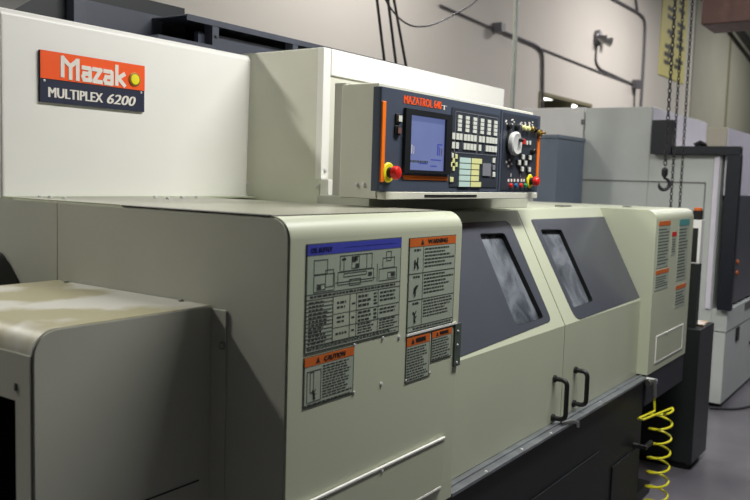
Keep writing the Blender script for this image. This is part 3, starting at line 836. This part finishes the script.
# ================================================================== THINGS NEARBY
# coiled yellow air hose
pts = []
cx, cy = 3.80, 0.985
q0 = at(645, 388, 1, 1.0)
zs = at(660, 412, 1, cy).z
hl_ = at(641, 421, 1, cy)
pts += [Vector((3.605, 1.005, .617)), Vector((3.60, 1.0, .56)), Vector((hl_.x - .005, cy + .01, hl_.z + .01)), Vector((hl_.x + .02, cy, hl_.z + .0))]
axx = at(661, 420, 1, cy).x; ax2 = at(656, 497, 1, cy).x
turns = 7; pitch = 0.066; rad = 0.048
z_top = zs + .015
for k in range(turns * 24 + 1):
    t = k / 24; a = 2 * math.pi * (t % 1.0); n_ = math.floor(t)
    f_ = (1 - math.cos(a)) / 2 if a <= math.pi else 1.0
    if k == turns * 24: n_ = turns - 1; f_ = 1.0
    z = z_top - pitch * t; xx = axx + (ax2 - axx) * min(1, (z_top - z) / .38)
    pts.append(Vector((xx + math.cos(a + .95) * rad, cy - math.sin(a + .95) * rad, z)))
pts.append(pts[-1] + Vector((0.02, .03, -.02)))
hs = obj('coiled_air_hose', T(pts, .005, 8), 'hose')
tag(hs, 'yellow coiled air hose hanging from the right corner of the lathe', 'hose')

# dark cabinet with papers
dc = empty('charcoal_cabinet', (4.75, 1.3, 0), 'narrow charcoal cabinet on the floor past the far end of the long lathe', 'cabinet')
obj('cabinet_body', B(4.55, 4.87, 1.05, 1.55, 0.04, .785), 'dark_cab', dc, bevel=.003)
obj('plinth', B(4.57, 4.85, 1.08, 1.53, 0, .04), 'blackrub', dc)
obj('upright', B(4.60, 4.66, 1.09, 1.25, .785, 1.135), 'dark_cab', dc, bevel=.002)
hdp = obj('switch_box', B(4.60, 4.66, 1.09, 1.25, 1.137, 1.375), 'white_cab', dc, bevel=.002)
obj('switch_window', B(4.598, 4.601, 1.105, 1.23, 1.145, 1.33), 'blackrub', hdp)
obj('beacon_base', B(4.605, 4.65, 1.10, 1.14, 1.375, 1.425), 'blackrub', dc)
obj('beacon_cap', L((4.63, 1.12, 1.425), (0, 0, 1), [(0, .022), (.012, .022), (.016, .015)], 16), 'orange_hdr', dc)
pa = bmesh.new()
for k, (dx, dy, r) in enumerate(((0, 0, .1), (.01, .01, -.15), (-.005, .0, .05))):
    c0 = Vector((4.755 + dx, 1.17 + dy, .787 + k * .003)); u = Vector((math.cos(r), math.sin(r), 0)); v = Vector((-u.y, u.x, 0))
    extr(pa, [c0 - u * .07 - v * .1, c0 + u * .07 - v * .1, c0 + u * .07 + v * .1, c0 - u * .07 + v * .1], (0, 0, .0025))
tag(obj('paper_stack', pa, 'paper', smooth=False), 'white and tan papers lying on top of the narrow charcoal cabinet', 'papers')

# slate blue cabinet, off-white cabinet
bc = empty('blue_cabinet', (5.7, 2.4, 0), 'slate blue metal cabinet standing behind the control console', 'cabinet')
obj('cabinet_body', B(5.47, 5.98, 2.30, 2.47, 0, 1.865), 'blue_cab', bc, bevel=.003)
obj('cabinet_lid', B(5.46, 5.985, 2.292, 2.478, 1.866, 1.893), 'blue_cab', bc, bevel=.003)
wc = empty('white_cabinet', (6.6, 2.6, 0), 'off-white cabinet rising behind the slate blue cabinet', 'cabinet')
obj('cabinet_body', B(6.05, 7.3, 2.345, 2.86, 0, 2.135), 'white_cab', wc, bevel=.004)
q = at(583, 122, 0, 6.05)
obj('latch', B(6.04, 6.05, q.y - .012, q.y + .012, q.z - .02, q.z + .02), 'conduit', wc)

# ---- second machine
m2 = empty('machining_centre', (7.2, 1.8, 0), 'grey-green machine tool with navy frame at the far right', 'machine tool')
obj('rear_tower', B(6.02, 7.60, 1.82, 2.32, 0.03, 2.125), 'm2', m2, bevel=.004)
obj('tower_lit_face', B(6.04, 7.60, 1.812, 1.822, 1.80, 2.115), 'm2white', m2)  # tower's own front face; the light on it is put into a paler colour
obj('machine_body', B(6.02, 8.8, 1.32, 1.819, 0.03, 1.78), 'm2', m2, bevel=.004)
obj('upper_hood', B(6.02, 8.8, 1.30, 1.435, 1.782, 1.968), 'm2tan', m2, bevel=.003)
obj('hood_fascia', B(6.04, 8.8, 1.292, 1.302, 1.50, 1.965), 'm2white', m2)
sm_ = bmesh.new(); box(sm_, 6.016, 6.021, 1.42, 2.32, 1.578, 1.586); box(sm_, 6.016, 6.021, 1.416, 1.422, .7, 1.586); box(sm_, 6.016, 6.021, 1.365, 1.37, .7, 1.78)
obj('side_seam', sm_, 'conduit', m2)
obj('side_bar', B(6.0, 6.02, 1.33, 1.365, .70, 1.77), 'm2white', m2)
fr = bmesh.new()
box(fr, 5.93, 6.018, 1.645, 1.79, 1.778, 2.02); box(fr, 5.955, 6.018, 1.19, 1.645, 1.778, 1.836); box(fr, 5.955, 6.018, 1.185, 1.275, .705, 1.778)
obj('navy_frame', fr, 'navy', m2, bevel=.003)
obj('front_door', B(6.07, 8.8, 1.235, 1.29, .72, 1.50), 'm2dark', m2, bevel=.003)
lv = bmesh.new()
for k in range(5): box(lv, 6.12, 6.5, 1.285, 1.293, 1.53 + k * .05, 1.56 + k * .05)
obj('louvre', lv, 'm2', m2)
for z in (1.02, .94): obj('door_button', L((6.32, 1.235, z), (0, -1, 0), [(0, .018), (.012, .016)], 14), 'orange_hdr', m2)
obj('front_base', B(6.02, 8.8, 1.215, 1.32, .545, .70), 'm2', m2, bevel=.004)
obj('lower_base', B(6.02, 8.8, 1.22, 1.32, .03, .538), 'm2', m2, bevel=.004)
for (x, z, w, h) in ((6.36, .43, .10, .10), (6.9, .33, .2, .02), (6.6, .63, .35, .06)):
    obj('base_recess', B(x, x + w, 1.212, 1.216 + (.006 if z < .5 else 0), z, z + h), 'blackrub' if z < .5 else 'conduit', m2)
obj('plinth', B(6.08, 8.7, 1.30, 2.2, 0, .03), 'blackrub', m2)
q = at(713, 143, 0, 6.1)
obj('hood_fitting', T([(6.05, 1.42, 1.83), (6.0, 1.47, 1.86), (5.99, 1.5, 1.84)], .02, 8), 'blackrub', m2)

# floor cable
tag(obj('floor_cable', T(curve([(5.95, 1.27, .008), (6.05, 1.12, .008), (6.3, 1.02, .008), (6.8, .96, .008), (7.4, 1.05, .008)], .15), .008, 6), 'blackrub'), 'black cable lying on the concrete floor beside the grey-green machine', 'cable')

# ---- vertical pole
tag(obj('steel_pole', T([at(512, 107, 1, 2.95) * 1 - Vector((0, 0, at(512, 107, 1, 2.95).z)), Vector((at(512, 107, 1, 2.95).x, 2.95, 7.2))], .019, 12), 'pole'), 'slim pale vertical pole rising behind the control console', 'pole')

# ---- hanging cables
cg = 'three black cables hanging together'
for (ub, vb, ut, lab) in ((384, 58, 377, 'leftmost of three black cables dropping behind the lathe'), (395.5, 60, 388, 'middle of three black cables dropping behind the lathe'), (405.5, 63, 394, 'rightmost of three black cables dropping behind the lathe')):
    a = at(ub, vb, 1, 2.85); b = at(ut, 0, 1, 2.85)
    d = (b - a)
    tag(obj('drop_cable', T([Vector((a.x, a.y, .03)), a - d * .2, a, b, Vector((b.x, b.y, 7.2))], .009, 8), 'blackrub'), lab, 'cable', cg)
lp = [at(u, v, 1, 2.9) for u, v in ((380, -12), (388, 5), (400, 20), (413, 27), (430, 26), (448, 18), (470, 6), (492, -14))]
lp.append(Vector((lp[-1].x, 2.9, 7.2)))
lp = [Vector((lp[0].x, 2.9, 7.2))] + lp
tag(obj('slack_cable', T(curve(lp, .08, 3), .0055, 8), 'chain'), 'thin grey cable sagging in a loop across the wall above the lathe', 'cable')

# ---- hoist chains
def chain(name, top, bot, r, wire, lab):
    d = (bot - top); n = int(d.length / (r * 3.1)); d.normalize()
    bm = bmesh.new(); s1 = d.orthogonal().normalized(); s2 = d.cross(s1)
    for k in range(n):
        c = top + d * (k + .5) * r * 3.1; s = s1 if k % 2 else s2
        ring = []
        for j in range(10):
            a = 2 * math.pi * j / 10
            ring.append(c + d * math.cos(a) * r * 2.0 + s * math.sin(a) * r * 1.1)
        rr_ = []
        nrm = d.cross(s)
        for j in range(10):
            p = ring[j]; o_ = (p - c).normalized()
            rr_.append([bm.verts.new(p + o_ * wire * math.cos(q) + nrm * wire * math.sin(q)) for q in (0, 1.571, 3.1416, 4.712)])
        for j in range(10):
            for q in range(4):
                bm.faces.new((rr_[j][q], rr_[(j + 1) % 10][q], rr_[(j + 1) % 10][(q + 1) % 4], rr_[j][(q + 1) % 4]))
    return tag(obj(name, bm, 'chain'), lab, 'chain', 'hoist chains')
HYc = 1.40
h0 = at(665, 168, 1, HYc)
chain('hoist_chain', Vector((h0.x, HYc, 3.6)), Vector((h0.x, HYc, h0.z)), .0085, .0042, 'leftmost hoist chain, ending in a hook')
c1 = at(672, 185, 1, HYc); chain('hoist_chain', Vector((c1.x, HYc, 3.6)), Vector((c1.x, HYc, .7)), .007, .0034, 'middle hoist chain hanging in front of the grey-green machine')
c2 = at(681, 185, 1, HYc); c2t = at(690, 0, 1, HYc)
chain('hoist_chain', Vector((c2.x, HYc, 3.6)), Vector((c2.x, HYc, .7)), .007, .0034, 'rightmost hoist chain hanging in front of the grey-green machine')
ht = empty('hoist_trolley', (h0.x + .15, HYc, 3.6), 'black chain hoist trolley above the hook and its three chains', 'hoist')
obj('hoist_body', B(h0.x - .1, c2.x + .1, HYc - .12, HYc + .12, 3.6, 3.85), 'black', ht, bevel=.01)
obj('hoist_hanger', T([(h0.x + .15, HYc, 3.85), (h0.x + .15, HYc, 7.2)], .025, 8), 'conduit', ht)
hk = empty('crane_hook', (h0.x, HYc, h0.z - .12), 'dark steel crane hook at the end of the leftmost hoist chain', 'hook')
obj('hook_block', L((h0.x, HYc, h0.z + .005), (0, 0, -1), [(0, .008), (.012, .018), (.045, .018), (.06, .009)], 12), 'chain', hk)
hkpts = []
cz = h0.z - .095
sd = Vector((-.5, .85, 0)).normalized()
for k in range(15):
    a = math.radians(90 - k * 20)
    hkpts.append(Vector((h0.x, HYc, cz)) + sd * (-math.cos(a)) * .030 + Vector((0, 0, math.sin(a) * .034)))
obj('hook_bend', T([Vector((h0.x, HYc, h0.z - .05))] + hkpts, [.007] + [.008 + .003 * math.sin(math.pi * k / 14) for k in range(13)] + [.006, .003], 8), 'chain', hk)

# ---- brown beam
bmx = 5.6
be = empty('crane_beam', (6.0, .3, 2.6), 'rusty brown crane beam overhead at the top right corner', 'beam')
obj('beam_web', B(5.6, 5.95, -1.8, 1.415, 2.60, 2.99), 'rust', be, bevel=.01)
obj('beam_flange', B(5.56, 5.99, -1.8, 1.415, 2.99, 3.02), 'rust', be)
obj('hanger', T([(5.78, .4, 3.02), (5.78, .4, 4.6)], .02, 8), 'rust', be)
obj('hanger', T([(5.78, -1.2, 3.02), (5.78, -1.2, 4.6)], .02, 8), 'rust', be)
g1 = at(733, 22, 1, 1.6); g2 = at(756, 56, 1, 1.6)
g1 = at(733, 22, 1, 4.75); g2 = at(757, 55, 1, 4.75)
dv = (g1 - g2)
br_ = bmesh.new(); tube(br_, [g2 - dv * .3, g1 + dv * 1.0], .1, 4)
tag(obj('steel_brace', br_, 'chain', smooth=False), 'dark diagonal steel brace just below the brown beam', 'brace')

# ================================================================== SETTING
WY = 5.0
struct('floor', B(-7, 34, -7, WY + .2, -.1, 0), 'floor')
wb = struct('wall_back', B(-7, 34, WY, WY + .25, 0, 7.2), 'wall', smooth=False)
wa = at(547, 92, 1, WY); wb_ = at(594, 107, 1, WY)
wx0, wx1, wz0, wz1 = 11.1, 13.2, 1.4, 2.87
cut(wb, [B(wx0, wx1, WY - .1, WY + .4, wz0, wz1)])
for p_ in wb.data.polygons: p_.use_smooth = False
# far stretch of wall, olive light put into its colour, with a seam
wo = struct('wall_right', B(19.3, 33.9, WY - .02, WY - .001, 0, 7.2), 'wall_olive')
struct('trim_1', B(22.7, 22.85, WY - .035, WY - .021, 0, 7.2), 'olive')
struct('ceiling', B(-7, 34, -7, WY + .25, 7.2, 7.4), 'ceil')
# the window: frame, and a lit room behind with its lamps
wf = bmesh.new()
box(wf, wx0, wx1, WY - .02, WY + .1, wz1 - .05, wz1); box(wf, wx0, wx1, WY - .02, WY + .1, wz0, wz0 + .05)
box(wf, wx0, wx0 + .05, WY - .02, WY + .1, wz0 + .05, wz1 - .05); box(wf, wx1 - .05, wx1, WY - .02, WY + .1, wz0 + .05, wz1 - .05)
struct('window_1', wf, 'olive')
rm = bmesh.new()
box(rm, 9.5, 20, WY + .25, 9.5, 3.12, 3.2); box(rm, 9.5, 20, 9.5, 9.6, 0, 3.2); box(rm, 20, 20.1, WY + .25, 9.6, 0, 3.2)
struct('wall_inner', rm, 'olive')
for k, (x, y) in enumerate(((13.2, 6.0), (15.6, 6.0), (14.4, 7.4))):
    tag(obj('panel_light', B(x, x + .9, y, y + .3, 3.06, 3.119), 'lamp'), 'glowing ceiling panel light seen through the wall window, %s' % ('nearest', 'middle', 'farthest')[k], 'light', 'panel lights beyond the window')

def wl(u, v, off=.03): return at(u, v, 1, WY - off)
def conduit(name, px, r, lab, rad=.15, off=.04, m='conduit'):
    off = r + .004; P = [wl(u, v, off) for u, v in px]
    return tag(obj(name, T(curve(P, rad, 5), r, 8), m), lab, 'conduit')
# long horizontal line of thin conduit, then drops
z1_ = wl(496, 28).z
conduit('wall_conduit', ((440, 5), (520, 40), (600, 72), (632, 84)), .013, 'thin conduit running along the back wall above the window', off=.03)
conduit('wall_conduit', ((497, 29), (536, 45), (543, 52), (542.5, 120)), .022, 'thick conduit bending down left of the wall window', rad=.5, off=.05)
conduit('wall_conduit', ((597, 44), (595.5, 62), (600, 69), (633, 84)), .016, 'short conduit curving down from the round wall lamp', rad=.5, off=.05)
conduit('wall_conduit', ((635, 88), (634, 112)), .016, 'short upright conduit below the small junction box', off=.05)
conduit('wall_conduit', ((585, -18), (615, 0), (639, 13), (645.5, 20), (644, 60), (640.5, 115)), .024, 'tall conduit dropping down the back wall left of the yellow banner', rad=.5, off=.05)
conduit('wall_conduit', ((632, -25), (636, 0), (637.5, 12)), .022, 'short conduit joining the tall conduit at its top bend', off=.05)
for (u, v, s, lab) in ((496, 28, .06, 'grey junction box on the wall above the console'), (634.5, 84.5, .08, 'grey junction box at the end of the thin wall conduit')):
    c_ = wl(u, v)
    tag(obj('junction_box', B(c_.x - s, c_.x + s, WY - .14, WY - .001, c_.z - s, c_.z + s), 'conduit', bevel=.01), lab, 'junction box')
for (u, v) in ():
    pass
c_ = wl(598, 38)
wlp = empty('wall_lamp', (c_.x, WY, c_.z), 'small round chrome twin lamp on the back wall', 'lamp')
obj('lamp_plate', L((c_.x, WY - .001, c_.z), (0, -1, 0), [(0, .13), (.05, .13), (.07, .11)], 20), 'conduit', wlp)
for dx in (-.08, .2): obj('lamp_head', L((c_.x + dx, WY - .09, c_.z - .02), (.5, -.5, -.15), [(-.04, .03), (0, .05), (.09, .08), (.10, .07)], 16), 'steel', wlp)

# yellow banner
b0 = wl(661, 73, .06); b1 = wl(685.5, 85, .06)
ban = empty('yellow_banner', ((b0.x + b1.x) / 2, WY - .06, b0.z), 'tall yellow banner with columns of black writing on the back wall', 'banner')
bx0_, bx1_ = b0.x, b1.x; bzb = (b0.z + b1.z) / 2; bzt = 6.9
obj('banner_cloth', B(bx0_, bx1_, WY - .02, WY - .001, bzb, bzt), 'banner', ban)
g = bmesh.new()
for (fa, fb) in ((.12, .48), (.55, .90)):
    z = bzb + .25
    while z < bzt - .2:
        xa = bx0_ + (fa + random.uniform(0, .1)) * (bx1_ - bx0_); xe = bx0_ + (fb - random.uniform(0, .12)) * (bx1_ - bx0_)
        n = random.choice((1, 2)); 
        box(g, xa, xe, WY - .025, WY - .02, z, z + .085)
        if random.random() < .7: box(g, (xa + xe) / 2 - .04, (xa + xe) / 2 + .04, WY - .0255, WY - .02, z - .06, z + .11)
        z += random.choice((.13, .16, .3))
obj('banner_writing', g, 'ink', ban)

# ---- ceiling lights; the last one is added for the far wall
def fix(x, y, z, w, l, power, lab, col=(1, .97, .92), tilt=None, rodz=7.2, spread=None):
    t = empty('ceiling_light', (x, y, z), lab, 'light', 'hanging shop lights')
    obj('lamp_housing', B(x - l / 2, x + l / 2, y - w / 2, y + w / 2, z + .02, z + .10), 'white_cab', t, bevel=.005)
    for s in (-.4, .4): obj('suspension_rod', T([(x + s * l, y, z + .10), (x + s * l, y, rodz)], .006, 6), 'conduit', t)
    li = bpy.data.lights.new('lamp_light', 'AREA'); li.shape = 'RECTANGLE'; li.size = l; li.size_y = w; li.energy = power; li.color = col
    if spread: li.spread = spread
    lo = bpy.data.objects.new('lamp_light', li); C.objects.link(lo); lo.parent = t; lo.location = (0, 0, 0.01)
    return t
fix(0.2, 4.35, 4.4, .3, .5, 165, 'hanging light near the back wall at the left', (1, .98, .90))
fix(2.5, .50, 3.2, .25, 1.6, 86, 'hanging light over the aisle in front of the lathe doors', (1, .99, .95))
fix(5.6, .40, 3.4, .25, 1.8, 30, 'hanging light over the aisle beyond the lathe', (.96, .96, 1))
fix(9.5, -.6, 4.2, .25, 2.4, 90, 'hanging light over the far aisle', (.95, .95, 1))
fix(6.2, 3.9, 4.6, .25, 2.4, 80, 'hanging light between the machines and back wall', (1, .94, .92))
fix(13.5, 2.5, 5.4, .25, 2.4, 240, 'hanging light deep in the hall', (1, .93, .92))
fix(22.0, 1.5, 6.2, .25, 2.4, 300, 'added unseen light brightening the far wall', (1, .98, .94))  # added lamp with no known source, lifts the dark far wall

w = bpy.data.worlds.new('world'); sc.world = w; w.use_nodes = True
bg = w.node_tree.nodes['Background']; bg.inputs['Color'].default_value = (.82, .86, .83, 1); bg.inputs['Strength'].default_value = 0.045

sc.view_settings.view_transform = 'Standard'; sc.view_settings.look = 'None'; sc.view_settings.gamma = 1
sc.view_settings.use_curve_mapping = False; sc.view_settings.exposure = 0.0
